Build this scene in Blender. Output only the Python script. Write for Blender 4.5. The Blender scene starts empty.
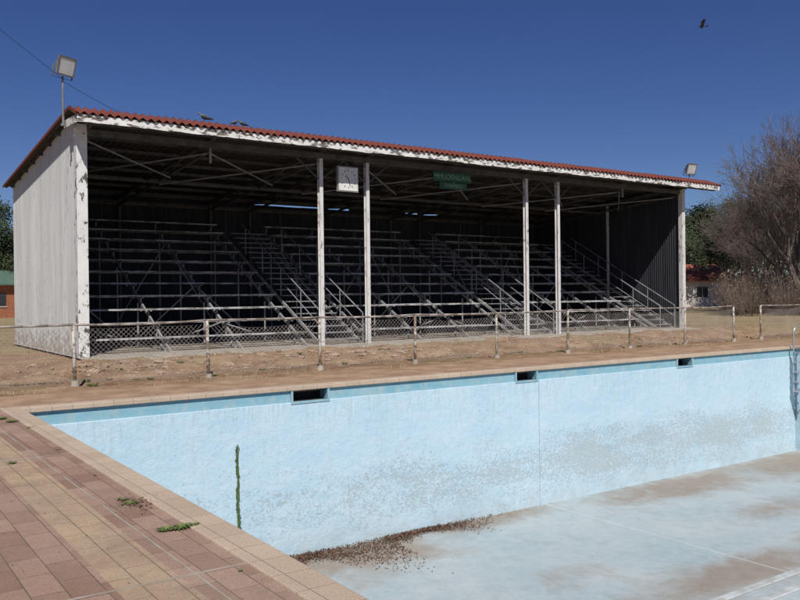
import bpy, math, random
from mathutils import Vector, Matrix, noise
random.seed(7)
D=bpy.data; C=bpy.context
scene=C.scene

# ---------------------------------------------------------------- helpers
class NT:
    def __init__(s,name):
        s.m=D.materials.new(name); s.m.use_nodes=True
        s.t=s.m.node_tree; s.t.nodes.clear()
        s.out=s.n('ShaderNodeOutputMaterial'); s.b=s.n('ShaderNodeBsdfPrincipled')
        s.l(s.b.outputs[0],s.out.inputs[0])
        s.geo=s.n('ShaderNodeNewGeometry'); s.pos=s.geo.outputs['Position']
        s._xyz=None
    def n(s,t): return s.t.nodes.new(t)
    def l(s,a,b): s.t.links.new(a,b)
    def xyz(s):
        if not s._xyz:
            x=s.n('ShaderNodeSeparateXYZ'); s.l(s.pos,x.inputs[0]); s._xyz=x
        return s._xyz.outputs
    def vec(s,sc=(1,1,1),src=None):
        m=s.n('ShaderNodeMapping'); s.l(src or s.pos,m.inputs[0]); m.inputs['Scale'].default_value=sc
        return m.outputs[0]
    def noise(s,scale,detail=5,rough=.55,sc=(1,1,1),off=0,dist=0):
        v=s.vec(sc)
        if off:
            v.node.inputs['Location'].default_value=(off,off*.7,off*.3)
        n=s.n('ShaderNodeTexNoise'); n.inputs['Scale'].default_value=scale
        n.inputs['Detail'].default_value=detail; n.inputs['Roughness'].default_value=rough
        n.inputs['Distortion'].default_value=dist
        s.l(v,n.inputs['Vector']); return n.outputs[0]
    def ramp(s,f,a,b,va=0,vb=1):
        r=s.n('ShaderNodeMapRange'); r.inputs[1].default_value=a; r.inputs[2].default_value=b
        r.inputs[3].default_value=va; r.inputs[4].default_value=vb; s.l(f,r.inputs[0]); return r.outputs[0]
    def math(s,op,a,b=None,c=None):
        m=s.n('ShaderNodeMath'); m.operation=op
        for i,v in enumerate((a,b,c)):
            if v is None: continue
            if isinstance(v,(int,float)): m.inputs[i].default_value=v
            else: s.l(v,m.inputs[i])
        return m.outputs[0]
    def blob(s,cx,cy,rx,ry):
        """soft elliptical patch mask on the ground plane: 1 at the middle, 0 at the rim"""
        x,y,z=s.xyz()
        a=s.math('POWER',s.math('DIVIDE',s.math('ABSOLUTE',s.math('SUBTRACT',x,cx)),rx),2)
        b=s.math('POWER',s.math('DIVIDE',s.math('ABSOLUTE',s.math('SUBTRACT',y,cy)),ry),2)
        return s.math('MAXIMUM',s.math('SUBTRACT',1,s.math('SQRT',s.math('ADD',a,b))),0)
    def mix(s,f,a,b,bt='MIX'):
        m=s.n('ShaderNodeMix'); m.data_type='RGBA'; m.blend_type=bt
        if isinstance(f,(int,float)): m.inputs[0].default_value=f
        else: s.l(f,m.inputs[0])
        for i,v in ((6,a),(7,b)):
            if isinstance(v,tuple): m.inputs[i].default_value=(*v,1)
            else: s.l(v,m.inputs[i])
        return m.outputs[2]
    def bump(s,h,strength=.4,dist=.01):
        b=s.n('ShaderNodeBump'); b.inputs['Strength'].default_value=strength; b.inputs['Distance'].default_value=dist
        s.l(h,b.inputs['Height']); s.l(b.outputs[0],s.b.inputs['Normal'])
    def done(s,col,rough=.8,metal=0,spec=.3):
        if isinstance(col,tuple): s.b.inputs['Base Color'].default_value=(*col,1)
        else: s.l(col,s.b.inputs['Base Color'])
        if isinstance(rough,(int,float)): s.b.inputs['Roughness'].default_value=rough
        else: s.l(rough,s.b.inputs['Roughness'])
        s.b.inputs['Metallic'].default_value=metal
        s.b.inputs['Specular IOR Level'].default_value=spec
        return s.m

def simple(name,a,b,scale=3,rough=.8,metal=0,lo=.35,hi=.65,sc=(1,1,1),bump=.2,bd=.005,bs=30,spec=.3):
    t=NT(name); c=t.mix(t.ramp(t.noise(scale,sc=sc),lo,hi),a,b)
    if bump: t.bump(t.noise(bs),bump,bd)
    return t.done(c,rough,metal,spec)

class MB:
    def __init__(s): s.v=[];s.f=[];s.mi=[];s.M=None
    def add(s,vs,fs,m=0):
        o=len(s.v)
        if s.M is not None: vs=[s.M@Vector(p) for p in vs]
        s.v+= [tuple(p) for p in vs]; s.f+=[tuple(i+o for i in f) for f in fs]; s.mi+=[m]*len(fs)
    def box(s,a,b,m=0):
        x0,y0,z0=a;x1,y1,z1=b
        s.add([(x0,y0,z0),(x1,y0,z0),(x1,y1,z0),(x0,y1,z0),(x0,y0,z1),(x1,y0,z1),(x1,y1,z1),(x0,y1,z1)],
              [(0,3,2,1),(4,5,6,7),(0,1,5,4),(1,2,6,5),(2,3,7,6),(3,0,4,7)],m)
    def beam(s,p,q,w,h,m=0,up=(0,0,1)):
        p=Vector(p);q=Vector(q);d=(q-p).normalized();u=Vector(up)
        if abs(d.dot(u))>.98:u=Vector((0,1,0))
        r=d.cross(u).normalized();u=r.cross(d)
        vs=[]
        for c in (p,q):
            for a,b in((-1,-1),(1,-1),(1,1),(-1,1)): vs.append(c+r*a*w/2+u*b*h/2)
        s.add(vs,[(3,2,1,0),(4,5,6,7),(0,1,5,4),(1,2,6,5),(2,3,7,6),(3,0,4,7)],m)
    def tube(s,p,q,r0,r1=None,n=6,m=0,cap=True):
        if r1 is None:r1=r0
        p=Vector(p);q=Vector(q);d=(q-p)
        if d.length<1e-6:return
        d.normalize();u=Vector((0,0,1)) if abs(d.z)<.95 else Vector((1,0,0))
        a=d.cross(u).normalized();b=a.cross(d)
        vs=[]
        for c,r in((p,r0),(q,r1)):
            for i in range(n):
                t=2*math.pi*i/n; vs.append(c+a*math.cos(t)*r+b*math.sin(t)*r)
        fs=[(i,(i+1)%n,n+(i+1)%n,n+i) for i in range(n)]
        if cap: fs+=[tuple(range(n-1,-1,-1)),tuple(range(n,2*n))]
        s.add(vs,fs,m)
    def path(s,pts,r,n=6,m=0):
        for a,b in zip(pts,pts[1:]): s.tube(a,b,r,r,n,m)
    def loft(s,rings,n=12,m=0):
        vs=[];fs=[]
        for (c,ax1,ax2) in rings:
            c=Vector(c)
            for i in range(n):
                t=2*math.pi*i/n; vs.append(c+Vector(ax1)*math.cos(t)+Vector(ax2)*math.sin(t))
        for k in range(len(rings)-1):
            for i in range(n): fs.append((k*n+i,k*n+(i+1)%n,(k+1)*n+(i+1)%n,(k+1)*n+i))
        fs.append(tuple(range(n-1,-1,-1)));fs.append(tuple(range((len(rings)-1)*n,len(rings)*n)))
        s.add(vs,fs,m)
    def obj(s,name,mats,parent=None,smooth=False,bevel=0):
        me=D.meshes.new(name)
        xs=[p[0] for p in s.v];ys=[p[1] for p in s.v];zs=[p[2] for p in s.v]
        o=Vector(((min(xs)+max(xs))/2,(min(ys)+max(ys))/2,min(zs)))
        me.from_pydata([(p[0]-o.x,p[1]-o.y,p[2]-o.z) for p in s.v],[],s.f)
        for m in mats: me.materials.append(m)
        me.polygons.foreach_set('material_index',s.mi)
        if smooth: me.polygons.foreach_set('use_smooth',[True]*len(s.f))
        me.update()
        ob=D.objects.new(name,me); C.collection.objects.link(ob); ob.location=o
        if parent: ob.parent=parent; ob.location=o-parent.location
        if bevel:
            b=ob.modifiers.new('bevel','BEVEL');b.width=bevel;b.segments=2;b.limit_method='ANGLE'
        return ob
def empty(name,loc):
    e=D.objects.new(name,None);e.location=loc;e.empty_display_size=.3;C.collection.objects.link(e);return e
def sst(a,b,x):
    t=max(0,min(1,(x-a)/(b-a)));return t*t*(3-2*t)

# ---------------------------------------------------------------- camera
F=Vector((.571,.821,0)).normalized();R=Vector((F.y,-F.x,0));U=Vector((0,0,1))
pt=-.004; F2=(F*math.cos(pt)+U*math.sin(pt)).normalized();U2=R.cross(F2).normalized()
r=.0115; cR=R*math.cos(r)-U2*math.sin(r);cU=R*math.sin(r)+U2*math.cos(r)
cam=D.cameras.new('camera');co=D.objects.new('camera',cam);C.collection.objects.link(co)
Mx=Matrix((cR,cU,-F2)).transposed().to_4x4();Mx.translation=Vector((0,0,1.6));co.matrix_world=Mx
cam.sensor_width=36;cam.lens=36*820/800;cam.clip_end=3000;cam.clip_start=.05
scene.camera=co
scene.view_settings.view_transform='Standard';scene.view_settings.look='None'

# ---------------------------------------------------------------- light
el=math.radians(47);az=Vector((-.45,-.893))
S=Vector((az.x*math.cos(el),az.y*math.cos(el),math.sin(el)))
sl=D.lights.new('sun','SUN');sl.energy=4.8;sl.angle=math.radians(.5);sl.color=(1,.955,.89)
so=D.objects.new('sun',sl);C.collection.objects.link(so);so.rotation_euler=S.to_track_quat('Z','Y').to_euler();so.location=(-10,-20,40)
w=D.worlds.new('World');scene.world=w;w.use_nodes=True
nt=w.node_tree;bg=nt.nodes['Background'];sk=nt.nodes.new('ShaderNodeTexSky');sk.sky_type='NISHITA'
sk.sun_disc=False;sk.sun_elevation=el;sk.sun_rotation=math.atan2(az.x,az.y);sk.altitude=1500;sk.air_density=1.0;sk.dust_density=.15;sk.ozone_density=5
hs=nt.nodes.new('ShaderNodeHueSaturation');hs.inputs['Hue'].default_value=.518;hs.inputs['Saturation'].default_value=1.16;hs.inputs['Value'].default_value=.90
nt.links.new(sk.outputs[0],hs.inputs['Color']);nt.links.new(hs.outputs[0],bg.inputs[0]);bg.inputs[1].default_value=.066

# ---------------------------------------------------------------- materials
# ground
t=NT('dry_ground')
y=t.xyz()[1]
dirt=t.mix(t.ramp(t.noise(1.1,8,.65),.35,.65),(.24,.145,.085),(.43,.295,.19))
dirt=t.mix(t.ramp(t.noise(14,6,.7),.5,.72,0,.6),dirt,(.15,.09,.055))
dirt=t.mix(t.ramp(t.noise(5,7,.75,off=5),.53,.66,0,.65),dirt,(.50,.385,.275))
grass=t.mix(t.ramp(t.noise(.5,8,.7),.4,.6),(.34,.26,.15),(.25,.19,.10))
grass=t.mix(t.ramp(t.noise(9,6,.8),.45,.65,0,.5),grass,(.40,.33,.20))
gm=t.math('ADD',t.ramp(y,15,30,0,1),t.ramp(t.noise(.35,5),.35,.65,-.5,.3))
gx=t.ramp(t.xyz()[0],26,34,0,1)
gm=t.math('MAXIMUM',gm,t.math('ADD',gx,t.ramp(t.noise(.6,5,off=4),.35,.65,-.3,.1)));gm=t.ramp(gm,.2,.7)
c=t.mix(gm,dirt,grass)
t.bump(t.math('ADD',t.noise(25,6,.7),t.noise(4,4)),.9,.04)
M_ground=t.done(c,.95,0,.1)

# paving
t=NT('paving')
br=t.n('ShaderNodeTexBrick');t.l(t.vec((1,1,1)),br.inputs['Vector'])
br.inputs['Scale'].default_value=1;br.inputs['Brick Width'].default_value=.36;br.inputs['Row Height'].default_value=.18
br.inputs['Mortar Size'].default_value=.004;br.inputs['Mortar Smooth'].default_value=.6
mp=br.inputs['Vector'].links[0].from_node;mp.inputs['Rotation'].default_value=(0,0,math.radians(90));mp.inputs['Location'].default_value=(0.03,.04,0)
br.inputs['Color1'].default_value=(.25,.145,.105,1);br.inputs['Color2'].default_value=(.41,.27,.205,1);br.inputs['Mortar'].default_value=(.19,.13,.10,1)
x=t.xyz()[0];yy=t.xyz()[1]
band=t.math('MULTIPLY',t.math('GREATER_THAN',x,1.26),t.math('LESS_THAN',x,1.62))
band2=t.math('MULTIPLY',t.math('GREATER_THAN',x,-.18),t.math('LESS_THAN',x,.0))
tan=t.mix(br.outputs['Fac'],t.mix(t.ramp(t.noise(2.5,3),.4,.6),(.49,.365,.235),(.41,.295,.19)),(.24,.18,.13))
c=t.mix(t.math('MAXIMUM',band,band2),br.outputs['Color'],tan)
c=t.mix(t.ramp(t.noise(.8,7,.65),.35,.7,0,.6),c,(.39,.295,.23))
c=t.mix(t.ramp(t.noise(3,8,.75,off=9),.5,.7,0,.5),c,(.20,.14,.11))
c=t.mix(t.ramp(t.noise(60,5,.75),.45,.7,0,.5),c,(.16,.115,.09))
c=t.mix(t.ramp(t.noise(90,4,.75,off=6),.58,.7,0,.5),c,(.52,.43,.35))
far=t.math('ADD',t.ramp(yy,12.9,14.4,.3,1.05),t.ramp(t.noise(1.6,6,.7),.3,.7,-.45,.3))
far=t.math('MULTIPLY',far,t.math('GREATER_THAN',yy,12.6))
# wind-blown sand drifts on the slabs too
drift=t.ramp(t.noise(1.1,8,.75,off=21),.60,.70,0,.7)
far=t.math('MAXIMUM',t.ramp(far,.3,.65),drift)
c=t.mix(far,c,t.mix(t.ramp(t.noise(2,7,.65),.35,.65),(.27,.17,.105),(.43,.30,.20)))
hh=t.math('SUBTRACT',t.math('ADD',t.math('MULTIPLY',t.noise(90,4,.7),.8),t.noise(6,4)),t.math('MULTIPLY',br.outputs['Fac'],t.ramp(far,0,1,1,0)))
t.bump(hh,.8,.008)
M_pave=t.done(c,.9,0,.15)

t=NT('coping_brick')
br=t.n('ShaderNodeTexBrick');t.l(t.vec((1,1,1)),br.inputs['Vector'])
br.offset=0;br.inputs['Scale'].default_value=1;br.inputs['Brick Width'].default_value=.30;br.inputs['Row Height'].default_value=.30
br.inputs['Mortar Size'].default_value=.003;br.inputs['Mortar Smooth'].default_value=.8
br.inputs['Color1'].default_value=(.50,.39,.29,1);br.inputs['Color2'].default_value=(.57,.45,.34,1);br.inputs['Mortar'].default_value=(.34,.26,.19,1)
c=t.mix(t.ramp(t.noise(1.2,7,.7),.4,.7,0,.6),br.outputs['Color'],(.42,.32,.24))
c=t.mix(t.ramp(t.noise(85,4,.7),.5,.66,0,.65),c,(.25,.18,.13))
c=t.mix(t.ramp(t.noise(110,4,.7,off=3),.58,.7,0,.6),c,(.66,.58,.48))
t.bump(t.math('SUBTRACT',t.noise(95,4),br.outputs['Fac']),.9,.008)
M_cope=t.done(c,.9,0,.15)

# pool wall paint
t=NT('pool_paint')
z=t.xyz()[2];x=t.xyz()[0]
base=t.mix(t.ramp(t.noise(.9,6,.6),.3,.7),(.42,.59,.69),(.50,.65,.735))
base=t.mix(t.ramp(t.noise(3,7,.75,sc=(.5,1,1.2)),.42,.7,0,.6),base,(.60,.70,.74))
base=t.mix(t.ramp(t.noise(22,6,.75),.5,.72,0,.5),base,(.38,.53,.62))
bandm=t.math('MULTIPLY',t.ramp(z,-3.0,-2.35),t.ramp(z,-1.15,-1.9))
bandm=t.math('MULTIPLY',bandm,t.ramp(x,4.5,14,.5,1.0))
pn=t.math('ADD',t.noise(26,7,.78,sc=(.8,.8,1.1)),t.math('MULTIPLY',t.noise(1.0,5,.6,sc=(.6,1,1.5)),.40))
thr=t.math('ADD',pn,t.math('MULTIPLY',bandm,.17))
pm=t.ramp(thr,.84,.90,0,.62)
c=t.mix(pm,base,t.mix(t.noise(30),(.34,.37,.35),(.48,.51,.48)))
low=t.math('MULTIPLY',t.ramp(z,-2.45,-3.0),t.ramp(t.noise(2.2,6,.7),.4,.65))
c=t.mix(t.math('MULTIPLY',low,.45),c,(.36,.35,.31))
c=t.mix(t.ramp(t.noise(5,6,.7,sc=(3,3,.12),off=3),.56,.75,0,.45),c,(.40,.48,.48))
c=t.mix(t.math('MULTIPLY',t.ramp(z,-1.2,-.25),t.ramp(t.noise(9,6,.7,sc=(3,3,.2),off=8),.50,.68,0,.6)),c,(.33,.43,.44))
jx=t.math('ABSOLUTE',t.math('SUBTRACT',t.math('ADD',x,t.math('MULTIPLY',t.noise(3,5,.7),.09)),12.76))
c=t.mix(t.ramp(jx,.012,.004,0,.7),c,(.2,.24,.25))
t.bump(t.math('SUBTRACT',t.math('ADD',t.noise(7,6,.65),t.math('MULTIPLY',t.noise(60,3),.35)),t.math('MULTIPLY',pm,.4)),.55,.03)
M_pwall=t.done(c,.75,0,.2)
t=NT('pool_band_paint')
c=t.mix(t.ramp(t.noise(2,6,.7,sc=(1,1,2)),.35,.7),(.17,.37,.45),(.28,.46,.53))
c=t.mix(t.ramp(t.noise(7,7,.75,off=2,sc=(1,1,.5)),.48,.66,0,.75),c,(.40,.44,.42));t.bump(t.noise(20),.3,.008)
M_pband=t.done(c,.65,0,.3)
t=NT('pool_floor_paint')
x,yy,z=t.xyz()
c=t.mix(t.ramp(t.noise(.4,7,.65),.35,.65),(.32,.41,.44),(.43,.48,.49))
c=t.mix(t.ramp(t.noise(5,7,.75),.45,.65,0,.55),c,(.47,.51,.51))
c=t.mix(t.ramp(t.noise(2.2,8,.8,off=14),.5,.66,0,.5),c,(.29,.34,.355))
nz=t.noise(1.0,8,.7,off=11,dist=.5);nzr=t.ramp(nz,.25,.75,-.45,.45)
st=None
for (cx,cy,rx,ry,k_) in ((12.3,7.9,4.0,1.1,1.0),(17.0,12.3,5.5,1.5,.95),(11.0,12.9,3.5,1.0,.9),(21.5,12.0,4,2.2,1.0),(16.5,9.8,3,1.0,.6),(7.5,12.7,3.2,2.2,1.2),(9.5,9.5,2.2,.9,.4),(20,7,3,1.6,.9)):
    m_=t.math('MULTIPLY',t.blob(cx,cy,rx,ry),k_);st=m_ if st is None else t.math('MAXIMUM',st,m_)
st=t.math('ADD',t.math('MULTIPLY',st,1.3),nzr)
c=t.mix(t.ramp(st,.25,.95,0,.80),c,t.mix(t.noise(4,5),(.20,.145,.105),(.34,.275,.215)))
c=t.mix(t.ramp(t.noise(34,5,.8,off=3),.58,.72,0,.5),c,(.24,.22,.19))
for xj in (12.9,):
    jj=t.math('ABSOLUTE',t.math('SUBTRACT',t.math('ADD',x,t.math('MULTIPLY',t.noise(2,3),.03)),xj))
    c=t.mix(t.ramp(jj,.03,.01,0,.55),c,(.56,.59,.59))
jj=t.math('ABSOLUTE',t.math('SUBTRACT',t.math('ADD',x,t.math('MULTIPLY',t.noise(1.5,5,.7),.25)),17.5))
c=t.mix(t.ramp(jj,.016,.006,0,.5),c,(.2,.2,.19))
t.bump(t.noise(12,6,.7),.5,.02)
M_pfloor=t.done(c,.85,0,.15)
M_kerb=simple('kerb_paint',(.50,.54,.55),(.36,.37,.35),4,.85,bump=.4,bd=.01)

M_dark=simple('dark_void',(.015,.015,.015),(.03,.03,.03))
t=NT('side_sheet_paint')
c=t.mix(t.ramp(t.noise(1.2,7,.65,sc=(1,1,.25)),.35,.65),(.58,.59,.58),(.47,.48,.47))
c=t.mix(t.ramp(t.noise(3,7,.7,sc=(3,3,.1),off=2),.5,.7,0,.6),c,(.36,.34,.30))
c=t.mix(t.ramp(t.math('ADD',t.noise(5,5),t.ramp(t.xyz()[2],.2,1.2,.25,0)),.62,.75,0,.6),c,(.25,.17,.11))
sy=t.math('FRACT',t.math('MULTIPLY',t.xyz()[1],1.31))
c=t.mix(t.ramp(sy,.02,.0,0,.5),c,(.2,.2,.19))
M_side=t.done(c,.6,.1,.3)
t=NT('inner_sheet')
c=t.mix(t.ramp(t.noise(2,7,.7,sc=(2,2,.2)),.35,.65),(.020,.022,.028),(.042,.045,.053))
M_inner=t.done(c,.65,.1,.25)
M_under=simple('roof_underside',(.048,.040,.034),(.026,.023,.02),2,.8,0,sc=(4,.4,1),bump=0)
t=NT('roof_red')
c=t.mix(t.ramp(t.noise(3,6,.7),.3,.7),(.135,.036,.028),(.20,.06,.042))
c=t.mix(t.ramp(t.noise(25,5,.7),.5,.7,0,.5),c,(.07,.035,.03))
M_red=t.done(c,.8,0,.15)
def peel(name,white,under,amt,scz=(1,1,1),sc=7):
    t=NT(name);n=t.math('ADD',t.noise(sc,7,.7,sc=scz),t.math('MULTIPLY',t.noise(1.0,3),.25))
    m=t.ramp(n,amt,amt+.03)
    w=t.mix(t.ramp(t.noise(2,6,.7),.35,.7),white,tuple(v*.8 for v in white))
    u=t.mix(t.noise(20),under,tuple(v*.45 for v in under))
    t.bump(t.math('MULTIPLY',m,-1),.5,.004)
    return t.done(t.mix(m,w,u),.7,0,.3)
M_fascia=peel('peeling_white_board',(.72,.71,.68),(.20,.17,.14),.645,(.5,1,1.6))
M_col=peel('peeling_white_column',(.70,.70,.67),(.12,.11,.10),.68,(1,1,.6),5)
M_post=peel('post_paint',(.66,.65,.63),(.30,.26,.22),.70,(2,2,.7),6)
M_bench=peel('bench_plank_paint',(.47,.47,.475),(.22,.20,.185),.62,(.4,2,2),6)
M_frame=simple('frame_steel',(.36,.36,.36),(.22,.215,.21),4,.6,.1,bump=0)
M_hand=simple('handrail_steel',(.30,.30,.31),(.19,.19,.19),4,.6,.1,bump=0)
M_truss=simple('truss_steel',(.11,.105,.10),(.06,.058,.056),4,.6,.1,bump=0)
M_rail=simple('fence_pipe',(.38,.35,.31),(.22,.18,.15),5,.6,.3,bump=0)
M_fpost=peel('fence_post_paint',(.50,.47,.42),(.26,.19,.14),.60,(1,1,1),8)
M_wire=simple('galvanised_wire',(.33,.30,.27),(.20,.17,.15),3,.6,.1,bump=0)
M_conc=simple('concrete',(.42,.38,.33),(.29,.25,.2),4,.9,bump=.5,bd=.01)
M_rock=simple('rubble_stone',(.42,.32,.23),(.24,.165,.11),3,.95,bump=.6,bd=.02)
M_steel=simple('stainless_tube',(.6,.6,.6),(.45,.45,.45),4,.35,.7,bump=0)
M_black=simple('black_metal',(.03,.03,.03),(.05,.05,.05),4,.5,.2,bump=0)
M_lampbody=simple('floodlight_casing',(.22,.22,.22),(.15,.15,.15),4,.5,.3,bump=0)
M_glass=simple('floodlight_glass',(.62,.64,.66),(.52,.54,.55),4,.12,.1,bump=0,spec=.8)
M_white=simple('clock_white',(.72,.72,.68),(.6,.6,.56),5,.5,bump=0)
M_green=simple('sign_green',(.02,.085,.045),(.03,.11,.06),5,.5,bump=0)
M_letter=simple('sign_letter',(.26,.38,.25),(.15,.25,.16),14,.6,bump=0)
M_barkb=simple('bare_bark',(.16,.125,.11),(.09,.07,.06),3,.9,bump=.3)
M_bark=simple('bark',(.13,.10,.075),(.08,.06,.045),3,.9,bump=.5)
M_leaf=simple('green_leaf',(.025,.042,.016),(.055,.07,.028),1.2,.7,bump=0)
M_leafd=simple('dry_leaf',(.11,.075,.05),(.19,.135,.095),1.5,.85,bump=0)
M_litter=simple('leaf_litter_brown',(.075,.042,.028),(.20,.12,.08),14,.85,bump=0)
M_weed=simple('weed_green',(.07,.12,.03),(.15,.18,.06),9,.7,bump=0)
M_algae=simple('algae_green',(.05,.10,.025),(.10,.16,.05),20,.8,bump=0)
M_scrub=simple('scrub_twigs',(.14,.105,.085),(.08,.06,.05),.8,.9,bump=0)
M_brick=simple('house_brick',(.38,.15,.08),(.28,.11,.06),5,.9,bump=.3)
M_hwhite=simple('house_plaster',(.62,.58,.52),(.55,.5,.45),3,.9,bump=.2)
M_hroof=simple('house_roof_red',(.35,.10,.06),(.26,.08,.05),3,.8,bump=.2)
M_hroofg=simple('house_roof_green',(.07,.13,.10),(.10,.16,.12),3,.8,bump=.2)
M_win=simple('window_glass',(.03,.035,.04),(.05,.055,.06),3,.15,bump=0,spec=.7)
M_wood=simple('pole_wood',(.20,.15,.11),(.13,.1,.07),4,.9,sc=(4,4,.3))
M_pig=simple('pigeon_feather',(.10,.10,.115),(.17,.17,.19),20,.7,bump=0)
M_pigd=simple('dark_feather',(.03,.03,.035),(.06,.06,.065),20,.7,bump=0)
M_cable=simple('cable_black',(.02,.02,.02),(.03,.03,.03),2,.6,bump=0)
M_dgr=simple('dry_grass_blade',(.42,.34,.20),(.30,.23,.13),2,.9,bump=0)

# ---------------------------------------------------------------- ground
PX0,PX1,PY0,PY1,PD=2.26,22.98,-12.0,13.0,-3.0
def gz(x,y):
    h=sst(16.9,18.9,y+.35*noise.noise(Vector((x*.7,3,0))))*.2
    b=sst(15.0,16.5,y)*(1-sst(19.6,21,y))
    h+=b*(.09*noise.noise(Vector((x*1.3,y*1.7,0)))+.06*noise.noise(Vector((x*4,y*5,2))))
    return h
def axis(fine0,fine1,step,extra):
    a=[]
    v=fine0
    while v<fine1: a.append(v); v+=step
    a+=extra; return sorted(set(round(q,4) for q in a))
xs=axis(-8,34,.24,[-900,-300,-120,-60,-30,-15,PX0-.1,PX1+.1,34,45,60,90,140,300,900])
ys=axis(14,22,.14,[-900,-300,-100,-40,-20,PY0-.1,-5,0,5,9,PY1+.1,23,24,26,28,30,34,40,60,90,140,300,900])
g=MB()
for j,yv in enumerate(ys):
    for i,xv in enumerate(xs): g.v.append((xv,yv,gz(xv,yv)))
nx=len(xs)
for j in range(len(ys)-1):
    for i in range(nx-1):
        cx=(xs[i]+xs[i+1])/2;cy=(ys[j]+ys[j+1])/2
        if PX0-.1<cx<PX1+.1 and PY0-.1<cy<PY1+.1: continue
        g.f.append((j*nx+i,j*nx+i+1,(j+1)*nx+i+1,(j+1)*nx+i));g.mi.append(0)
g.obj('ground',[M_ground],smooth=True)

# paving deck (ring around pool)
CW=.24
def ring(b,x0,x1,y0,y1,ix0,ix1,iy0,iy1,zb,zt,m=0):
    b.box((x0,y0,zb),(ix0,y1,zt),m);b.box((ix1,y0,zb),(x1,y1,zt),m)
    b.box((ix0,y0,zb),(ix1,iy0,zt),m);b.box((ix0,iy1,zb),(ix1,y1,zt),m)
d=MB();ring(d,-9,26.5,-16,14.9,PX0-CW,PX1+CW,PY0-CW,PY1+CW,-.1,.02);d.obj('paving',[M_pave])
d=MB()
for yj in (4.55,8.9,-.5): d.box((-9,yj-.009,.0205),(PX0-CW,yj+.009,.0225))
d.box((1.70,-16,.0205),(1.711,14.0,.0235))
d.obj('paving_joint',[M_conc])

# ---------------------------------------------------------------- swimming pool
pool=empty('swimming_pool',((PX0+PX1)/2,(PY0+PY1)/2,PD))
d=MB()
ring(d,PX0-CW,PX1+CW,PY0-CW,PY1+CW,PX0+.02,PX1-.02,PY0+.02,PY1-.02,-.045,.035)
d.obj('coping',[M_cope],pool,bevel=.012)
d=MB();T=.35;ZB=-.25
ring(d,PX0-T,PX1+T,PY0-T,PY1+T,PX0,PX1,PY0,PY1,PD-.3,ZB)
d.obj('wall',[M_pwall],pool,bevel=.01)
d=MB();e=.035
d.box((PX0-T,PY0-T,ZB+.002),(PX0-e,PY1+T,-.047));d.box((PX1+e,PY0-T,ZB+.002),(PX1+T,PY1+T,-.047));d.box((PX0-e,PY0-T,ZB+.002),(PX1+e,PY0-e,-.047))
gaps=[(6.70,7.42),(12.05,12.65),(17.55,18.15)]
xa=PX0-e
for a,b in gaps: d.box((xa,PY1+e,ZB+.002),(a,PY1+T,-.047));xa=b
d.box((xa,PY1+e,ZB+.002),(PX1+e,PY1+T,-.047))
d.obj('top_band',[M_pband],pool)
d=MB()
for a,b in gaps:
    d.box((a,PY1+.3,ZB),(b,PY1+.33,-.047),0)
    d.box((a-.03,PY1-.015,ZB-.03),(b+.03,PY1+.02,ZB+.012),1)
    d.box((a-.03,PY1-.012,ZB+.012),(a+.01,PY1+.03,-.05),1);d.box((b-.01,PY1-.012,ZB+.012),(b+.03,PY1+.03,-.05),1)
    d.box((a,PY1+.021,ZB+.003),(b,PY1+.3,ZB+.012),0)
d.obj('skimmer_opening',[M_dark,M_pband],pool)
d=MB();d.box((PX0,PY0,PD-.2),(PX1,PY1,PD));d.obj('pool_floor',[M_pfloor],pool)
d=MB()
for yv in (7.35,6.95): d.box((9.5,yv-.07,PD+.001),(PX1-.001,yv+.07,PD+.03))
d.obj('floor_kerb',[M_kerb],pool,bevel=.01)
# ladder
d=MB();XL=PX1-.32
for yl in (12.86,12.36):
    pts=[(XL,yl,-1.35),(XL,yl,.42)]
    for k in range(1,9):
        a=math.pi*k/8; pts.append((XL+.28*(1-math.cos(a)),yl,.42+.2*math.sin(a)))
    pts.append((XL+.56,yl,.02));d.path(pts,.024,10)
    d.tube((XL,yl,-1.2),(PX1-.001,yl,-1.2),.015)
for k in range(5): d.box((XL-.05,12.36,-.12-.28*k-.014),(XL+.05,12.86,-.12-.28*k+.014))
d.obj('pool_ladder',[M_steel],smooth=False)

# leaf litter on pool floor
d=MB()
for i in range(12000):
    u=random.random();xx=3.0+7.4*u+random.gauss(0,.5)
    dep=abs(random.gauss(0,1))*(.62 if xx<8.6 else .25)*(.8+.9*noise.noise(Vector((xx*.8,7,0))))
    yy_=12.98-dep
    if xx<2.4 or yy_<10.5: continue
    zz=PD+.004+random.random()*.06*max(0,1-dep)
    s_=random.uniform(.008,.030);a=random.random()*6.3;ti=random.uniform(-.4,.4);tj=random.uniform(-.4,.4)
    ca,sa=math.cos(a)*s_,math.sin(a)*s_
    d.add([(xx-ca,yy_-sa,zz+ti*s_),(xx+sa*.5,yy_-ca*.5,zz+.004),(xx+ca,yy_+sa,zz-ti*s_+.01),(xx-sa*.5,yy_+ca*.5,zz+tj*s_+.01)],[(0,1,2,3)])
d.obj('leaf_litter',[M_litter])
# algae strip
d=MB()
for i in range(700):
    z_=random.uniform(-2.3,-.88);wv=.014*(1+.9*noise.noise(Vector((z_*5,1,0))))
    xx=5.64+.05*noise.noise(Vector((z_*1.5,9,0)))+random.gauss(0,wv);s_=random.uniform(.004,.012)
    yv=12.993-random.random()*.02
    d.add([(xx-s_,yv,z_),(xx,yv-.008,z_-s_*1.6),(xx+s_,yv,z_),(xx,yv+.003,z_+s_*1.6)],[(0,1,2,3)])
d.obj('climbing_weed',[M_algae])
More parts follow.
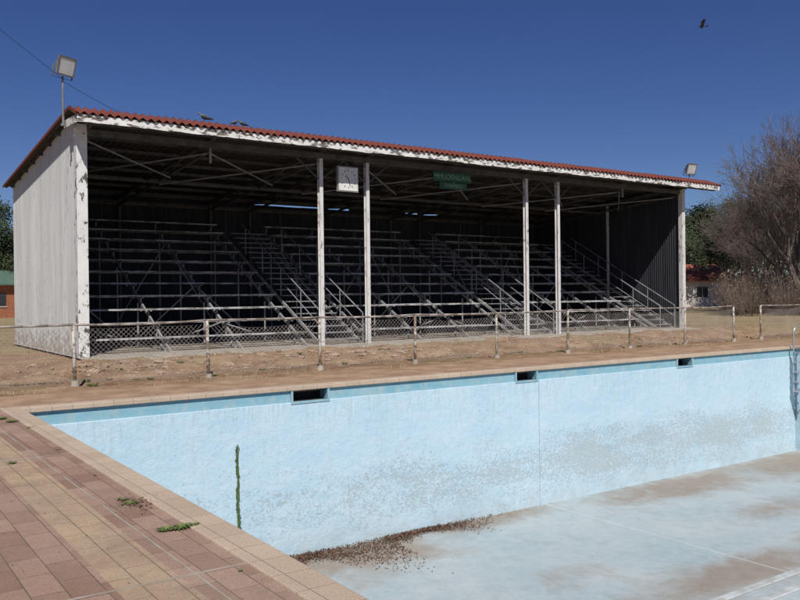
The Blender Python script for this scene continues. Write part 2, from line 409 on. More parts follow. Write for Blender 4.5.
# weeds
def tuft(d,x,y,z,rad,h,n):
    for i in range(n):
        a=random.random()*6.3;rr=rad*random.random();l=h*random.uniform(.5,1.2);bx=x+math.cos(a)*rr*.7;by=y+math.sin(a)*rr*.4
        tx=bx+math.cos(a)*l*.8;ty=by+math.sin(a)*l*.8;w_=random.uniform(.002,.006)
        px,py=-math.sin(a)*w_,math.cos(a)*w_;mx,my=(bx+tx)/2,(by+ty)/2
        d.add([(bx-px,by-py,z),(bx+px,by+py,z),(mx+px*1.6,my+py*1.6,z+l*.5),(mx-px*1.6,my-py*1.6,z+l*.5),(tx,ty,z+l*.35)],[(0,1,2,3),(3,2,4)])
d=MB()
def pix2ground(u,v,h=1.6,zg=0):
    dx=(u-400)/820;dy=(300-v)/820;x_=dx+dy*.0115;y_=dy-dx*.0115-.004
    dd=(h-zg)/(-y_);return (F.x+R.x*x_)*dd,(F.y+R.y*x_)*dd
for (u,v,rd,h,n) in [(166,534,.07,.045,90),(181,532,.09,.05,110),(192,530,.05,.045,60),(130,507,.09,.035,70),(122,503,.05,.03,40),(12,466,.05,.04,35),(12,424,.09,.06,60),(30,430,.05,.04,30),(2,421,.08,.06,50),(58,452,.03,.02,20),(95,478,.02,.02,14),(240,575,.02,.015,14)]:
    X,Y=pix2ground(u,v);tuft(d,X,Y,.02,rd,h,n)
d.obj('paving_weeds',[M_weed])
d=MB()
for (u,v) in [(135,380),(86,383),(92,386),(150,379),(300,362),(560,352),(215,376),(262,371),(345,365),(410,362),(470,358),(520,355),(640,346),(120,374),(180,370)]:
    X,Y=pix2ground(u,v)
    tuft(d,X,Y,gz(X,Y) if Y>14.9 else .02,random.uniform(.06,.15),random.uniform(.06,.12),50)
d.obj('dirt_weeds',[M_weed])
d=MB()
X0_,Y0_=pix2ground(140,506)
def leafquad(d,xx,yy_,zz,s_):
    a=random.random()*6.3;ca,sa=math.cos(a)*s_,math.sin(a)*s_
    d.add([(xx-ca,yy_-sa,zz),(xx+sa*.5,yy_-ca*.5,zz+.003),(xx+ca,yy_+sa,zz+.004),(xx-sa*.5,yy_+ca*.5,zz+.002)],[(0,1,2,3)])
for i in range(380): leafquad(d,X0_+random.gauss(0,.10),Y0_+random.gauss(0,.12),.022+random.random()*.012,random.uniform(.004,.014))
for i in range(900): leafquad(d,random.uniform(-4,2),random.uniform(3,12.8),.0245,random.uniform(.003,.010))
for i in range(700): leafquad(d,random.uniform(-4,24),random.uniform(13.3,14.9),.0225,random.uniform(.005,.02))
d.obj('scattered_leaves',[M_litter])

# dry grass tufts
d=MB()
for i in range(4200):
    X=random.uniform(-6,45);Y=random.uniform(15,32) if random.random()<.4 else random.uniform(15,19.5)
    if 4.6<X<28 and Y>19.6: continue
    if noise.noise(Vector((X*.35,Y*.5,5)))<.02 and X<27 : continue
    for k in range(6):
        a=random.random()*6.3;l=random.uniform(.03,.12);bx=X+random.gauss(0,.08);by=Y+random.gauss(0,.08);z0=gz(bx,by)-.01
        px,py=-math.sin(a)*.005,math.cos(a)*.005
        d.add([(bx-px,by-py,z0),(bx+px,by+py,z0),(bx+math.cos(a)*l*.6,by+math.sin(a)*l*.6,z0+l)],[(0,1,2)])
d.obj('dry_grass',[M_dgr])

# rubble
d=MB()
def rock(d,x,y,z,s):
    vs=[];n=7;fl=random.uniform(.5,1)
    for k,(zz,rr) in enumerate([(-.4,.8),(.15,1),(.5,.6)]):
        for i in range(n):
            a=6.283*i/n+k*.4;q=rr*random.uniform(.7,1.2);vs.append((x+math.cos(a)*q*s,y+math.sin(a)*q*s*.8,z+zz*s*fl*random.uniform(.8,1.2)))
    fs=[(k*n+i,k*n+(i+1)%n,(k+1)*n+(i+1)%n,(k+1)*n+i) for k in range(2) for i in range(n)]+[tuple(range(2*n,3*n))]
    d.add(vs,fs)
for i in range(1200):
    X=random.uniform(2.8,28);Y=random.gauss(18.0,.65)
    if X>14 and random.random()<.4: continue
    if Y<15.2: continue
    rock(d,X,Y,gz(X,Y),random.choice([.015,.02,.03,.04,.05,.06,.09])*random.uniform(.7,1.2))
for i in range(34):
    X=random.uniform(4,13);Y=random.gauss(18.2,.35);rock(d,X,Y,gz(X,Y),random.uniform(.09,.19))
for i in range(500):
    X=random.uniform(-5,28);Y=random.uniform(15,19.5);rock(d,X,Y,gz(X,Y),random.uniform(.01,.03))
for i in range(160):
    X=random.uniform(-3,24);Y=random.uniform(13.4,14.9);rock(d,X,Y,.022,random.uniform(.006,.018))
d.obj('rubble',[M_rock])

# ---------------------------------------------------------------- grandstand
SX0,SX1,SY0,SY1=4.86,27.7,20.2,28.6
GZ=.19
def zr(y): return 6.08-(y-19.95)*(.80/8.85)
st=empty('grandstand',((SX0+SX1)/2,(SY0+SY1)/2,GZ))
def corr(b,p0,u,n_len,pitch,amp,nrm,zfun0,zfun1,segs=6,m=0,rows=1):
    n=int(n_len/pitch*segs);u=Vector(u);nr=Vector(nrm);vs=[]
    for i in range(n+1):
        s_=n_len*i/n;off=amp*math.sin(2*math.pi*s_/pitch)
        p=Vector(p0)+u*s_+nr*off
        vs.append((p.x,p.y,zfun0(p)));vs.append((p.x,p.y,zfun1(p)))
    b.add(vs,[(2*i,2*i+2,2*i+3,2*i+1) for i in range(n)],m)
def backtop(x):
    # the rear sheets reach the roof except for a few short sheets that let daylight in
    q=noise.noise(Vector((math.floor(x/.8)*5.3,0,0)))
    short=(5.2<x<7.0) or (13.2<x<17.4) or (20.2<x<22.0)
    return (5.13 if short else 5.27)+.03*q
b=MB()
corr(b,(SX0,SY0+.28,0),(0,1,0),SY1-SY0-.28,.105,.014,(1,0,0),lambda p:GZ-.05+.03*noise.noise(Vector((p.y*3,0,0))),lambda p:zr(p.y)-.03)
b.obj('side_wall_outer',[M_side],st,smooth=True)
b=MB()
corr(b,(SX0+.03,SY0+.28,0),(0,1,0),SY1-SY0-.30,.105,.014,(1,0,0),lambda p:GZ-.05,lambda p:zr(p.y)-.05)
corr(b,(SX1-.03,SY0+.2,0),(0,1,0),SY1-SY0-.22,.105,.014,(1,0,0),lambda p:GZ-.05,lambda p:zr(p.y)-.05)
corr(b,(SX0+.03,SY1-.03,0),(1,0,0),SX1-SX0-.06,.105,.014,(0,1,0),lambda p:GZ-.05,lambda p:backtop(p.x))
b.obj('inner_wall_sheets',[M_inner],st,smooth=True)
b=MB()
corr(b,(SX1,SY0+.2,0),(0,1,0),SY1-SY0-.2,.105,.014,(1,0,0),lambda p:GZ-.05,lambda p:zr(p.y)-.03)
corr(b,(SX0,SY1,0),(1,0,0),SX1-SX0,.105,.014,(0,1,0),lambda p:GZ-.05,lambda p:backtop(p.x)-.02)
b.obj('outer_wall_sheets',[M_side],st,smooth=True)
b=MB();b.box((SX0-.05,SY0,GZ-.1),(SX0+.20,SY0+.28,5.78))
b.obj('corner_column',[M_col],st,bevel=.01)
def roof(b,y0,z0,y1,z1,x0,x1,pitch,amp,dz,m=0,segs=8):
    n=int((x1-x0)/pitch*segs);vs=[]
    for i in range(n+1):
        x=x0+(x1-x0)*i/n;o=amp*math.sin(2*math.pi*x/pitch)+dz
        q=math.floor(x/.76)*3.1
        j=.035*noise.noise(Vector((q,y0,0)));o+=.012*noise.noise(Vector((q,7.7,0)))
        vs+=[(x,y0+j,z0+o),(x,y1,z1+o)]
    b.add(vs,[(2*i,2*i+2,2*i+3,2*i+1) for i in range(n)],m)
RX0,RX1=4.62,29.0
b=MB();roof(b,19.36,5.86,19.97,6.10,RX0,RX1,.19,.030,.0)
roof(b,19.95,6.10,28.85,zr(28.85),RX0,RX1,.19,.030,0)
b.obj('roof_sheet',[M_red],st,smooth=True)
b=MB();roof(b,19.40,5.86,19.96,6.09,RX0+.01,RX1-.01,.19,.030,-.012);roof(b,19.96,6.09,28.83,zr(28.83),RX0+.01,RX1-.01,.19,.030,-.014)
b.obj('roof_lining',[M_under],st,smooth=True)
b=MB()
for x_ in (RX0-.01,RX1+.01):
    b.beam((x_,19.98,6.085),(x_,28.85,zr(28.85)-.0),.03,.07)
    b.beam((x_,19.38,5.85),(x_,19.96,6.075),.03,.07)
b.obj('verge_flashing',[M_red],st)
b=MB()
xx=RX0+.02
while xx<RX1-.1:
    L=min(random.uniform(3.2,4.2),RX1-.02-xx);dz=random.uniform(-.012,.012);dy=random.uniform(-.008,.008)
    nseg=26;vs=[];x0_=xx+.006;x1_=xx+L-.006
    for i in range(nseg+1):
        x_=x0_+(x1_-x0_)*i/nseg;zb=5.665+dz+.016*noise.noise(Vector((x_*5,0,0)))+.03*min(0,noise.noise(Vector((x_*1.4,4,0))))
        for (yv,zv) in ((19.41+dy,zb),(19.41+dy,5.835+dz),(19.445+dy,5.835+dz),(19.445+dy,zb)): vs.append((x_,yv,zv))
    fs=[]
    for i in range(nseg):
        for k in range(4): fs.append((4*i+k,4*i+4+k,4*i+4+(k+1)%4,4*i+(k+1)%4))
    fs+=[(0,1,2,3),(4*nseg+3,4*nseg+2,4*nseg+1,4*nseg)]
    b.add(vs,fs);xx+=L
b.beam((RX0+.03,19.47,5.74),(RX0+.03,20.6,5.80),.03,.17)
b.obj('fascia_board',[M_fascia],st)
b=MB()
b.beam((SX0+.2,20.28,5.60),(SX1,20.28,5.60),.10,.16);b.beam((SX0,19.6,5.70),(RX1-.1,19.6,5.70),.05,.10)
b.beam((SX0+.1,28.45,5.20),(SX1-.1,28.45,5.20),.08,.06);b.beam((SX0+.1,28.45,4.9),(SX1-.1,28.45,4.9),.06,.1)
b.beam((SX0+.1,24.3,5.12),(SX1-.1,24.3,5.12),.06,.08)
y_=20.9
while y_<28.4: b.beam((RX0+.1,y_,zr(y_)-.085),(RX1-.1,y_,zr(y_)-.085),.05,.09);y_+=1.05
fx=[5.1,8.15,11.4,12.95,16.1,19.3,20.8,24.2,27.55]
for x_ in fx:
    b.beam((x_,19.5,5.80),(x_,28.5,zr(28.5)-.2),.06,.13)
    b.beam((x_,20.3,5.45),(x_,28.4,4.85),.05,.07)
    pts=[(20.3,0),(21.9,1),(23.5,0),(25.1,1),(26.7,0),(28.3,1)]
    P=[(x_,yy_,(zr(yy_)-.2) if t_ else 5.45-.6*(yy_-20.3)/8.1) for yy_,t_ in pts]
    for p,q in zip(P,P[1:]): b.beam(p,q,.035,.035)
for x_ in (8.15,11.4,12.95,16.1,19.3,20.8,24.2): b.beam((x_,28.4,GZ),(x_,28.4,5.1),.08,.08)
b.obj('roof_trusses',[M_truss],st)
b=MB()
for a,c_ in zip(fx,fx[1:]):
    if c_-a>2:
        b.beam((a,20.4,5.42),(c_,23.3,5.12),.03,.035);b.beam((c_,20.5,5.40),(a,24.3,5.05),.03,.035)
b.beam((8.15,20.26,5.52),(8.15,20.26,5.12),.05,.05);b.beam((24.2,20.26,5.52),(24.2,20.26,5.2),.05,.05)
b.obj('wind_braces',[M_hand],st)
b=MB()
for x_ in (11.4,12.95,19.3,20.8):
    b.box((x_-.055,20.20,GZ-.08),(x_+.055,20.215,5.52));b.box((x_-.055,20.325,GZ-.08),(x_+.055,20.34,5.52));b.box((x_-.008,20.215,GZ-.08),(x_+.008,20.325,5.52))
    b.box((x_-.1,20.15,GZ-.05),(x_+.1,20.39,GZ+.03))
b.box((SX1-.12,20.14,GZ-.08),(SX1+.06,20.32,5.72))
b.box((SX1-.125,23.9,GZ-.08),(SX1-.05,23.98,5.5))
b.obj('front_posts',[M_post],st)
b=MB()
for x_ in (11.4,12.95,19.3,20.8):
    for s_ in (-1,1): b.beam((x_+.06*s_,20.27,4.95),(x_+.75*s_,20.27,5.5),.035,.035)
b.obj('knee_braces',[M_truss],st)
# plinth
b=MB()
vs=[];n=160
for i in range(n+1):
    x_=SX0-.1+(SX1-SX0+.3)*i/n;j=.16*noise.noise(Vector((x_*1.5,1,0)))+.06*noise.noise(Vector((x_*5,1,0)));k_=.05*noise.noise(Vector((x_*2.3,6,0)))
    vs+=[(x_,19.55+j,-.05),(x_,19.60+j,.22+k_*.4),(x_,20.05,.25+k_*.3),(x_,28.6,.25)]
fs=[]
for i in range(n):
    for k in range(3): fs.append((4*i+k,4*i+4+k,4*i+5+k,4*i+1+k))
b.add(vs,fs);b.obj('floor_slab',[M_conc],st)
# seating
bays=[(5.05,11.25),(13.1,19.15),(20.95,26.3)]
NR=10;ry,rz=.66,.36;BY,BZ=21.55,.98
b=MB();fr=MB()
for (a,c_) in bays:
    for i in range(-1,NR):
        y0=BY+ry*i;z0=BZ+rz*i
        if i<0 and a>10: cc=a+(c_-a)*.8
        else: cc=c_
        for k in range(2):
            if random.random()<.08 and i>0:
                cc2=a+(c_-a)*random.uniform(.4,.8)
            else: cc2=cc
            yy_=y0+k*.15;j=random.uniform(-.015,.015)
            b.beam((a,yy_,z0+j),(cc2,yy_,z0+random.uniform(-.015,.015)),.125,.042)
        if random.random()<.7 and i>=0: b.beam((a+.02,y0-.22,z0-.38),(c_-.02,y0-.22,z0-.38+random.uniform(-.01,.01)),.2,.03)
    nf=4
    for k in range(nf):
        x_=a+.15+(c_-a-.3)*k/(nf-1)
        p=Vector((x_,BY-ry-.5,BZ-rz-.5));q=Vector((x_,BY+ry*NR-.3,BZ-.55+rz*(NR+.1)))
        fr.beam(p,q,.045,.07)
        for i in range(-1,NR):
            y0=BY+ry*i;z0=BZ+rz*i
            fr.beam((x_,y0+.16,z0-.03),(x_,y0+.16,z0-.42),.035,.035)
            fr.beam((x_,y0-.06,z0-.045),(x_,y0+.22,z0-.045),.04,.03)
        for i in (0,3,6,9):
            yy_=BY-.2+ry*i;fr.tube((x_,yy_,GZ),(x_,yy_,BZ-.55+rz*i),.025)
    xs_=[a+.15+(c_-a-.3)*k/(nf-1) for k in range(nf)]
    for i in (1,4,8):
        yy_=BY-.2+ry*i;h=BZ-.4+rz*i
        for k,(u,v) in enumerate(zip(xs_,xs_[1:])):
            if k%2: fr.beam((u,yy_+.03,GZ+.1),(v,yy_+.03,h),.03,.03)
            else: fr.beam((v,yy_+.06,GZ+.1),(u,yy_+.06,h),.03,.03)
b.obj('bench_planks',[M_bench],st)
# stairs and handrails
aisles=[(11.4,12.95),(19.3,20.8),(26.4,27.5)]
hr=MB();sp=MB()
for (a,c_) in aisles:
    for k in range(NR*2):
        yy_=BY-.9+ry*k/2;zz=GZ+.2+rz*.5*k*1.02
        sp.beam((a+.12,yy_,zz),(c_-.12,yy_,zz),.22,.03)
    for x_ in (a+.1,c_-.1):
        p=(x_,BY-1.1,GZ+.02);q=(x_,BY+ry*NR-.5,GZ+.15+rz*NR)
        fr.beam(p,q,.04,.09)
        y1=BY+ry*6.6
        h0=GZ+.95;y0=BY-1.15
        sl_=rz/ry
        hr.path([(x_,y0,GZ+.05),(x_,y0,h0),(x_,y1,h0+sl_*(y1-y0))],.019)
        hr.tube((x_,y0,h0-.42),(x_,y0+2.6,h0-.42+sl_*2.6),.015)
        k=0
        while y0+1.3*k<=y1:
            yy_=y0+1.3*k;hr.tube((x_,yy_,GZ+.05+sl_*(yy_-y0)),(x_,yy_,h0+sl_*(yy_-y0)),.017);k+=1
fr.obj('seating_frames',[M_frame],st);sp.obj('stair_treads',[M_hand],st);hr.obj('handrails',[M_hand],st)
b=MB();b.tube((5.1,28.2,4.95),(27.5,28.2,4.95),.02)
for i in range(11): b.tube((5.3+2.2*i,28.2,GZ+3.6),(5.3+2.2*i,28.2,4.95),.02)
b.obj('rear_guard_rail',[M_truss],st)

# ---------------------------------------------------------------- clock
ck=empty('wall_clock',(12.2,20.15,5.0))
b=MB();X=12.22;Z=4.98;h=.34
b.box((X-h,20.10,Z-h-.02),(X+h,20.19,Z+h+.02),1)
b.box((X-h+.03,20.085,Z-h+.01),(X+h-.03,20.098,Z+h-.01),0)
for k in range(12):
    a=math.pi*k/6;b.beam((X+.22*math.sin(a),20.078,Z+.22*math.cos(a)),(X+.26*math.sin(a),20.078,Z+.26*math.cos(a)),.014,.014,2,up=(0,1,0))
b.beam((X,20.075,Z),(X-.10,20.075,Z+.09),.018,.01,2,up=(0,1,0));b.beam((X,20.07,Z),(X+.05,20.07,Z-.2),.012,.01,2,up=(0,1,0))
b.tube((X-.25,20.2,Z+h),(X-.25,20.28,5.52),.012,m=2);b.tube((X+.25,20.2,Z+h),(X+.25,20.28,5.52),.012,m=2)
b.obj('clock_case',[M_white,M_frame,M_black],ck)

# sign
sg=empty('name_sign',(16.15,20.15,5.0))
b=MB();X=16.05
b.box((X-.74,20.12,5.18),(X+.74,20.16,5.46));b.box((X-.5,20.121,4.95),(X+.56,20.155,5.15))
for s_ in (-.6,.6): b.tube((X+s_,20.17,5.05),(X+s_,20.2,5.53),.012)
b.obj('sign_board',[M_green],sg,bevel=.004)
def text(body,size,x,z,parent):
    c_=D.curves.new('lettering','FONT');c_.body=body;c_.size=size;c_.align_x='CENTER';c_.extrude=.004
    o=D.objects.new('lettering',c_);C.collection.objects.link(o);o.data.materials.append(M_letter)
    o.parent=parent;o.location=Vector((x,20.112,z))-parent.location;o.rotation_euler=(math.pi/2,0,0)
text('MMUOENDAAL',.215,X,5.245,sg);text('SWEMBAD',.16,X+.03,4.995,sg)

# ---------------------------------------------------------------- floodlights
def flood(name,base,top,aim,s_):
    e=empty(name,base);b=MB();b.tube(base,top,.028,.024,8)
    b.tube((base[0],base[1],base[2]),(base[0],base[1],base[2]+.05),.06,.06,8)
    f=Vector(aim).normalized();r_=f.cross(Vector((0,0,1))).normalized();u=r_.cross(f)
    M=Matrix((r_,f,u)).transposed().to_4x4();M.translation=Vector(top)+Vector((0,0,s_*.55))+f*.05
    b.M=M;w_,h_,dd=s_*.5,s_*.45,s_*.42
    vs=[]
    for yv,k in((dd*.5,1),(dd*.15,1),(-dd*.5,.55)):
        for q,p in((-1,-1),(1,-1),(1,1),(-1,1)): vs.append((q*w_*k,yv,p*h_*k))
    fs=[(8,9,10,11)]
    for k in (0,4):
        for i in range(4): fs.append((k+i,k+(i+1)%4,k+4+(i+1)%4,k+4+i))
    b.add(vs,fs,0)
    b.box((-w_*.9,dd*.47,-h_*.9),(w_*.9,dd*.5,h_*.9),1)
    fr_=.035*s_*2
    for q in(-1,1):
        b.box((q*w_-fr_*.5,dd*.45,-h_),(q*w_+fr_*.5,dd*.56,h_),0);b.box((-w_,dd*.45,q*h_-fr_*.5),(w_,dd*.565,q*h_+fr_*.5),0)
    for k in range(5): b.box((-w_*.5+k*w_*.25-.006,-dd*.75,-h_*.5),(-w_*.5+k*w_*.25+.006,-dd*.45,h_*.5),0)
    for q in(-1,1): b.beam((q*(w_+.05),0,0),(q*(w_+.05),0,-h_-.07),.012,.04,0)
    b.beam((-w_-.05,0,-h_-.08),(w_+.05,0,-h_-.08),.04,.012,0)
    b.M=None
    b.obj('lamp_head_and_pole',[M_lampbody,M_glass],e)
flood('floodlight',(4.55,20.3,5.7),(4.55,20.3,6.86),(.45,-.87,-.28),.46)
flood('floodlight',(28.7,20.6,5.9),(28.7,20.6,6.42),(-.15,-.95,-.35),.46)

b=MB();b.tube((-7.2,4.6,0),(-7.2,4.6,9.0),.13,.09,10);b.beam((-7.9,4.6,8.6),(-6.5,4.6,8.6),.1,.1)
b.obj('utility_pole',[M_wood])
b=MB()
def cable(p,q,sag,r_=.007):
    p=Vector(p);q=Vector(q);pts=[p.lerp(q,i/24)+Vector((0,0,-4*sag*(i/24)*(1-i/24))) for i in range(25)];b.path(pts,r_,4)
cable((-7.2,4.6,8.7),(4.55,20.3,6.8),.05,.0055);cable((4.55,20.3,6.75),(7.6,22,6.15),.08,.0055)
b.obj('power_cable',[M_cable])

# ---------------------------------------------------------------- birds
def pigeon(loc,ang,s_=1):
    b=MB();b.M=Matrix.Translation(loc)@Matrix.Rotation(ang,4,'Z')@Matrix.Scale(s_,4)
    R_=[(-.17,.055,.03,.006),(-.10,.07,.035,.015),(-.04,.10,.055,.045),(.03,.115,.06,.055),(.08,.135,.045,.045),(.105,.165,.026,.028),(.125,.195,.024,.026),(.145,.205,.02,.02),(.16,.2,.008,.008),(.18,.196,.003,.003)]
    b.loft([((x,0,z),(0,a,0),(0,0,h)) for x,z,a,h in R_],12)
    for q in(-1,1):
        b.loft([((.07,q*.05,.125),(0,.008,0),(0,0,.02)),((0,q*.06,.11),(0,.01,0),(0,0,.035)),((-.09,q*.05,.085),(0,.008,0),(0,0,.02)),((-.16,q*.03,.07),(0,.004,0),(0,0,.005))],8,1)
        b.tube((.02,q*.02,.07),(.02,q*.025,0),.005,.004,5)
        b.tube((.0,q*.025,.002),(.05,q*.025,.002),.004,.003,5)
    b.M=None;b.obj('pigeon',[M_pig,M_pigd],None,smooth=True)
pigeon((7.95,20.05,6.115),2.6,1.2);pigeon((8.75,20.1,6.11),.5,.9);pigeon((9.0,20.1,6.11),3.0,.9)
b=MB();b.M=Matrix.Translation((21.9,15.2,9.72))@Matrix.Rotation(2.4,4,'Z')@Matrix.Rotation(.3,4,'X')@Matrix.Scale(.8,4)
b.loft([((x,0,z),(0,a,0),(0,0,a)) for x,z,a in[(-.12,0,.012),(-.05,0,.03),(.03,0,.04),(.09,.01,.028),(.12,.015,.024),(.14,.015,.02),(.155,.012,.006)]],10)
b.add([(-.08,-.015,0),(-.08,.015,0),(-.2,.05,.0),(-.21,0,.0),(-.2,-.05,0)],[(0,1,2,3,4)],1)
for q in(-1,1):
    b.add([(.07,q*.02,.02),(.08,q*.13,.10),(.03,q*.24,.13),(-.05,q*.34,.11),(-.06,q*.22,.10),(-.06,q*.12,.07),(-.04,q*.02,.015)],[(0,1,5,6),(1,2,4,5),(2,3,4)],1)
b.M=None;b.obj('flying_bird',[M_pigd,M_pigd],None)

# ---------------------------------------------------------------- fence
fn=empty('chain_link_fence',(14,15.9,0))
FY=15.9;posts=[3.71-2.6*k for k in range(5,0,-1)]+[3.71+2.59*k for k in range(9)]
posts2=[26.0,28.6,31.2,33.8,36.4]
pm_=MB();rl=MB();mesh=MB();cb=MB()
tops={}
for x_ in posts+posts2:
    lx=random.uniform(-.03,.03);ly=random.uniform(-.03,.03);tops[x_]=(x_+lx,FY+ly,1.15+random.uniform(-.02,.02))
    g0=gz(x_,FY)
    pm_.tube((x_,FY,g0-.1),tops[x_],.033,.031,10)
    cb.tube((x_,FY,g0-.1),(x_,FY,g0+.10),.085,.07,10)
for seq in (posts,posts2):
    for a,c_ in zip(seq,seq[1:]):
        pa=Vector(tops[a]);pb=Vector(tops[c_]);n=6
        sag=random.uniform(.0,.035)
        pts=[pa.lerp(pb,i/n)+Vector((0,0,-4*sag*(i/n)*(1-i/n)+.01)) for i in range(n+1)]
        rl.path(pts,.022,8)
        for hgt in (.62,.14):
            sg_=random.uniform(.01,.05);pts=[Vector((a+(c_-a)*i/n,FY-.03,hgt-4*sg_*(i/n)*(1-i/n))) for i in range(n+1)];mesh.path(pts,.004,4)
        H=1.02;step=.095;L=c_-a
        slack=random.uniform(.0,.09)
        def pt_(s_,h_):
            sx=s_/L;hz=h_*(1-(slack+.03*noise.noise(Vector((a+s_*1.2,h_*2,0))))*4*sx*(1-sx))
            return Vector((a+s_,FY-.035+.04*noise.noise(Vector(((a+s_)*1.5,h_*2,0))),.07+hz))
        k=-int(H/step)
        while k*step<L:
            for sgn in(1,-1):
                s0=k*step;pts=[]
                for q in range(4):
                    hh=H*q/3;ss=s0+hh if sgn==1 else s0+H-hh
                    if 0<=ss<=L: pts.append(pt_(ss,hh))
                for p,q in zip(pts,pts[1:]): mesh.tube(p,q,.0034,.0034,3,0,False)
            k+=1
pm_.obj('posts',[M_fpost],fn,smooth=True);rl.obj('top_rail',[M_rail],fn,smooth=True);mesh.obj('wire_mesh',[M_wire],fn);cb.obj('post_footings',[M_conc],fn)

# ---------------------------------------------------------------- trees
def grow(b,p,d,L,r_,lvl,maxl,tips,spread,upb,n=3,minr=.006):
    p=Vector(p);seg=3 if lvl<2 else 2;cur=p.copy();dr=d.normalized();r0=r_
    nodes=[cur.copy()]
    for i in range(seg):
        dr=(dr+Vector((random.gauss(0,.13),random.gauss(0,.13),random.gauss(0,.10)+upb*.1))).normalized()
        nx_=cur+dr*L/seg;r1=r_*(1-.4*(i+1)/seg)
        b.tube(cur,nx_,r0,max(r1,minr),6 if lvl<2 else 3,0,False);cur=nx_;r0=max(r1,minr);nodes.append(cur.copy())
    if lvl>=maxl: tips.append(cur);return
    for c_ in range(n+(1 if random.random()<.4 else 0)):
        ax=Vector((random.gauss(0,1),random.gauss(0,1),random.gauss(0,1))).cross(dr)
        if ax.length<.01: continue
        nd=Matrix.Rotation(random.uniform(.25,spread),3,ax.normalized())@dr
        nd.z+=upb*.25
        st_=nodes[-1] if c_<2 or lvl==0 else random.choice(nodes[1:])
        grow(b,st_,nd,L*random.uniform(.62,.85),r0*random.uniform(.6,.8),lvl+1,maxl,tips,spread,upb,n,minr)
def bare(h,seed,maxl=6,spread=.75,minr=.008):
    random.seed(seed);b=MB();tips=[]
    for k in range(random.choice([2,3])):
        grow(b,(random.gauss(0,.15),random.gauss(0,.15),-.1),Vector((random.gauss(0,.3),random.gauss(0,.3),1)),h*.25,h*.018,0,maxl,tips,spread,.35,3,minr)
    return b,tips
def leafy(h,seed,nleaf=9000,ls=.16,maxl=4,sg_=.42):
    random.seed(seed);b=MB();tips=[]
    grow(b,(0,0,-.1),Vector((0,0,1)),h*.3,h*.03,0,maxl,tips,.9,.3,3,.015)
    for i in range(nleaf):
        t_=random.choice(tips);c_=t_+Vector((random.gauss(0,sg_),random.gauss(0,sg_),random.gauss(0,sg_*.8)))
        s_=ls*random.uniform(.5,1.2);u=Vector((random.gauss(0,1),random.gauss(0,1),random.gauss(0,1))).normalized();v=u.orthogonal().normalized()
        b.add([c_-u*s_,c_-v*s_*.5,c_+u*s_,c_+v*s_*.5],[(0,1,2,3)],1)
    zs=sorted(p[2] for p in b.v);top=zs[int(len(zs)*.995)];k=h/top
    b.v=[(x*k,y*k,z*k) for x,y,z in b.v]
    return b
def place(mb,name,mats,loc,rot=0,sc=1):
    o=mb.obj(name,mats);me=o.data
    off=o.location.copy();me.transform(Matrix.Translation(off));o.location=loc;o.rotation_euler=(0,0,rot);o.scale=(sc,)*3
    return o
def inst(o,loc,rot,sc):
    c_=D.objects.new(o.name.split('.')[0],o.data);C.collection.objects.link(c_);c_.location=loc;c_.rotation_euler=(0,0,rot);c_.scale=(sc,)*3
def at(u,dd):
    x_=(u-400)/820;return Vector(((F.x+R.x*x_)*dd,(F.y+R.y*x_)*dd,.18))
bt1=place(bare(12,3)[0],'bare_tree',[M_barkb],at(812,52),0,1.28)
bt2=place(bare(12,11)[0],'bare_tree',[M_barkb],at(782,62),1,.95)
for (u,dd,ro,sc,o) in [(768,68,2,.85,bt1),(797,64,4,1.15,bt1),(825,54,3,1.3,bt2),(845,50,1,1.3,bt1),(755,78,3,.95,bt2),(785,80,5,1.2,bt2),(860,62,2.2,1.3,bt2),(806,75,.5,1.45,bt2)]:
    inst(o,at(u,dd),ro,sc)
gt=place(leafy(13.2,5,13000,.17,4,.62),'green_tree',[M_bark,M_leaf],at(706,104),0,1)
gt2=place(leafy(9,9,8000,.15,4,.5),'green_tree',[M_bark,M_leaf],at(733,84),0,1)
for (u,dd,ro,sc,o) in [(684,112,1,.95,gt),(722,108,2.5,1.0,gt),(2,76,2,.55,gt),(-12,84,2,.9,gt2),(-40,74,1,.8,gt),(640,120,3,.9,gt2),(880,90,3,.9,gt),(745,100,4,1.1,gt2)]:
    inst(o,at(u,dd),ro,sc)
random.seed(21);b=MB()
for i in range(100):
    u=random.uniform(732,900);dd=random.uniform(48,74);c_=at(u,dd);hh=random.uniform(1.4,4.2);ww=random.uniform(1,1.9)
    for k in range(210):
        a=random.random()*6.3;q=random.random()**.5;bx=c_+Vector((math.cos(a)*ww*.35*q,math.sin(a)*ww*.35*q,0))
        l=hh*random.uniform(.3,1);tp=c_+Vector((math.cos(a)*ww*q+random.gauss(0,.2),math.sin(a)*ww*q+random.gauss(0,.2),l))
        bx=bx.lerp(tp,random.uniform(0,.6));w_=random.uniform(.008,.018)
        b.add([bx-R*w_,bx+R*w_+F*w_,tp],[(0,1,2)],0)
        if random.random()<.6:
            s_=random.uniform(.03,.08);uu=Vector((random.gauss(0,1),random.gauss(0,1),random.gauss(0,1))).normalized();vv=uu.orthogonal().normalized()
            b.add([tp-uu*s_,tp-vv*s_*.6,tp+uu*s_,tp+vv*s_*.6],[(0,1,2,3)],1)
b.obj('dry_scrub',[M_scrub,M_leafd])
b=MB()
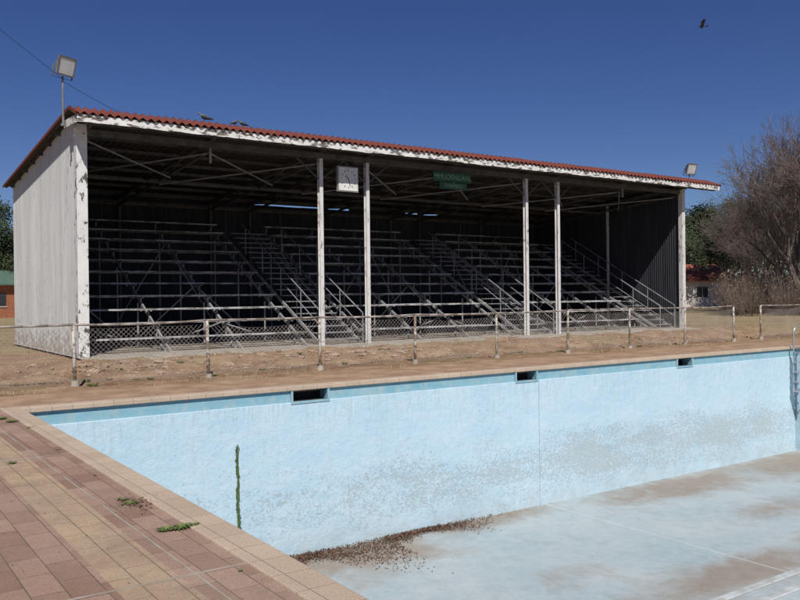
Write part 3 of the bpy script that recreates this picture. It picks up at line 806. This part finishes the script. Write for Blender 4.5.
for i in range(420):
    a=random.uniform(-.6,2.9)-.3;dd=random.uniform(120,230);c_=Vector((math.cos(a)*dd,math.sin(a)*dd,0));hh=random.uniform(3,8.5);ww=random.uniform(2.5,6)
    for k in range(60):
        p=c_+Vector((random.gauss(0,ww*.5),random.gauss(0,ww*.5),hh*(.1+.85*random.random()**.8)))
        s_=random.uniform(.4,1.0);uu=Vector((random.gauss(0,1),random.gauss(0,1),random.gauss(0,1))).normalized();vv=uu.orthogonal().normalized()
        b.add([p-uu*s_,p-vv*s_*.7,p+uu*s_,p+vv*s_*.7],[(0,1,2,3)],0 if i%3 else 1)
b.obj('distant_trees',[M_leaf,M_scrub])

def house(name,c_,L,W,H,RH,rot,mw,mr):
    e=empty(name,c_);e.rotation_euler=(0,0,rot)
    def ch(b,n_,mats):
        o=b.obj(n_,mats);o.parent=e
    b=MB()
    b.box((-L/2,-W/2,-.1),(L/2,W/2,H))
    b.add([(-L/2,-W/2,H),(-L/2,W/2,H),(-L/2,0,H+RH)],[(0,1,2)]);b.add([(L/2,-W/2,H),(L/2,W/2,H),(L/2,0,H+RH)],[(0,1,2)]);ch(b,'walls',[mw])
    b=MB();o_=.5
    for q in(-1,1):
        dz=RH*o_/(W/2);vs=[(-L/2-o_,q*(W/2+o_),H-dz),(L/2+o_,q*(W/2+o_),H-dz),(L/2+o_,0,H+RH),(-L/2-o_,0,H+RH)]
        vs2=[(x,y,z+.12) for x,y,z in vs];b.add(vs+vs2,[(0,1,2,3),(4,5,6,7),(0,1,5,4),(1,2,6,5),(0,3,7,4)])
    ch(b,'roof',[mr])
    b=MB()
    k=-L/2+1.3
    while k<L/2-1:
        for q in(-1,1):
            b.box((k-.6,q*(W/2+.01)-.03,1.0),(k+.6,q*(W/2+.01)+.03,2.1),0)
            b.box((k-.68,q*(W/2+.02)-.04,.93),(k+.68,q*(W/2+.02)+.04,1.0),1);b.box((k-.025,q*(W/2+.03)-.03,1.0),(k+.025,q*(W/2+.03)+.03,2.1),1)
        k+=2.6
    b.box((L/2-.02,-.45,0),(L/2+.04,.45,2.05),1);b.box((L/2-.02,1.1,1),(L/2+.03,2.1,2.0),0)
    ch(b,'windows_and_door',[M_win,M_hwhite])
house('brick_house',at(-22,70),8,7,2.9,1.1,.35,M_brick,M_hroofg)
house('plaster_house',at(682,90),6.6,7,2.9,1.6,-.5,M_hwhite,M_hroof)
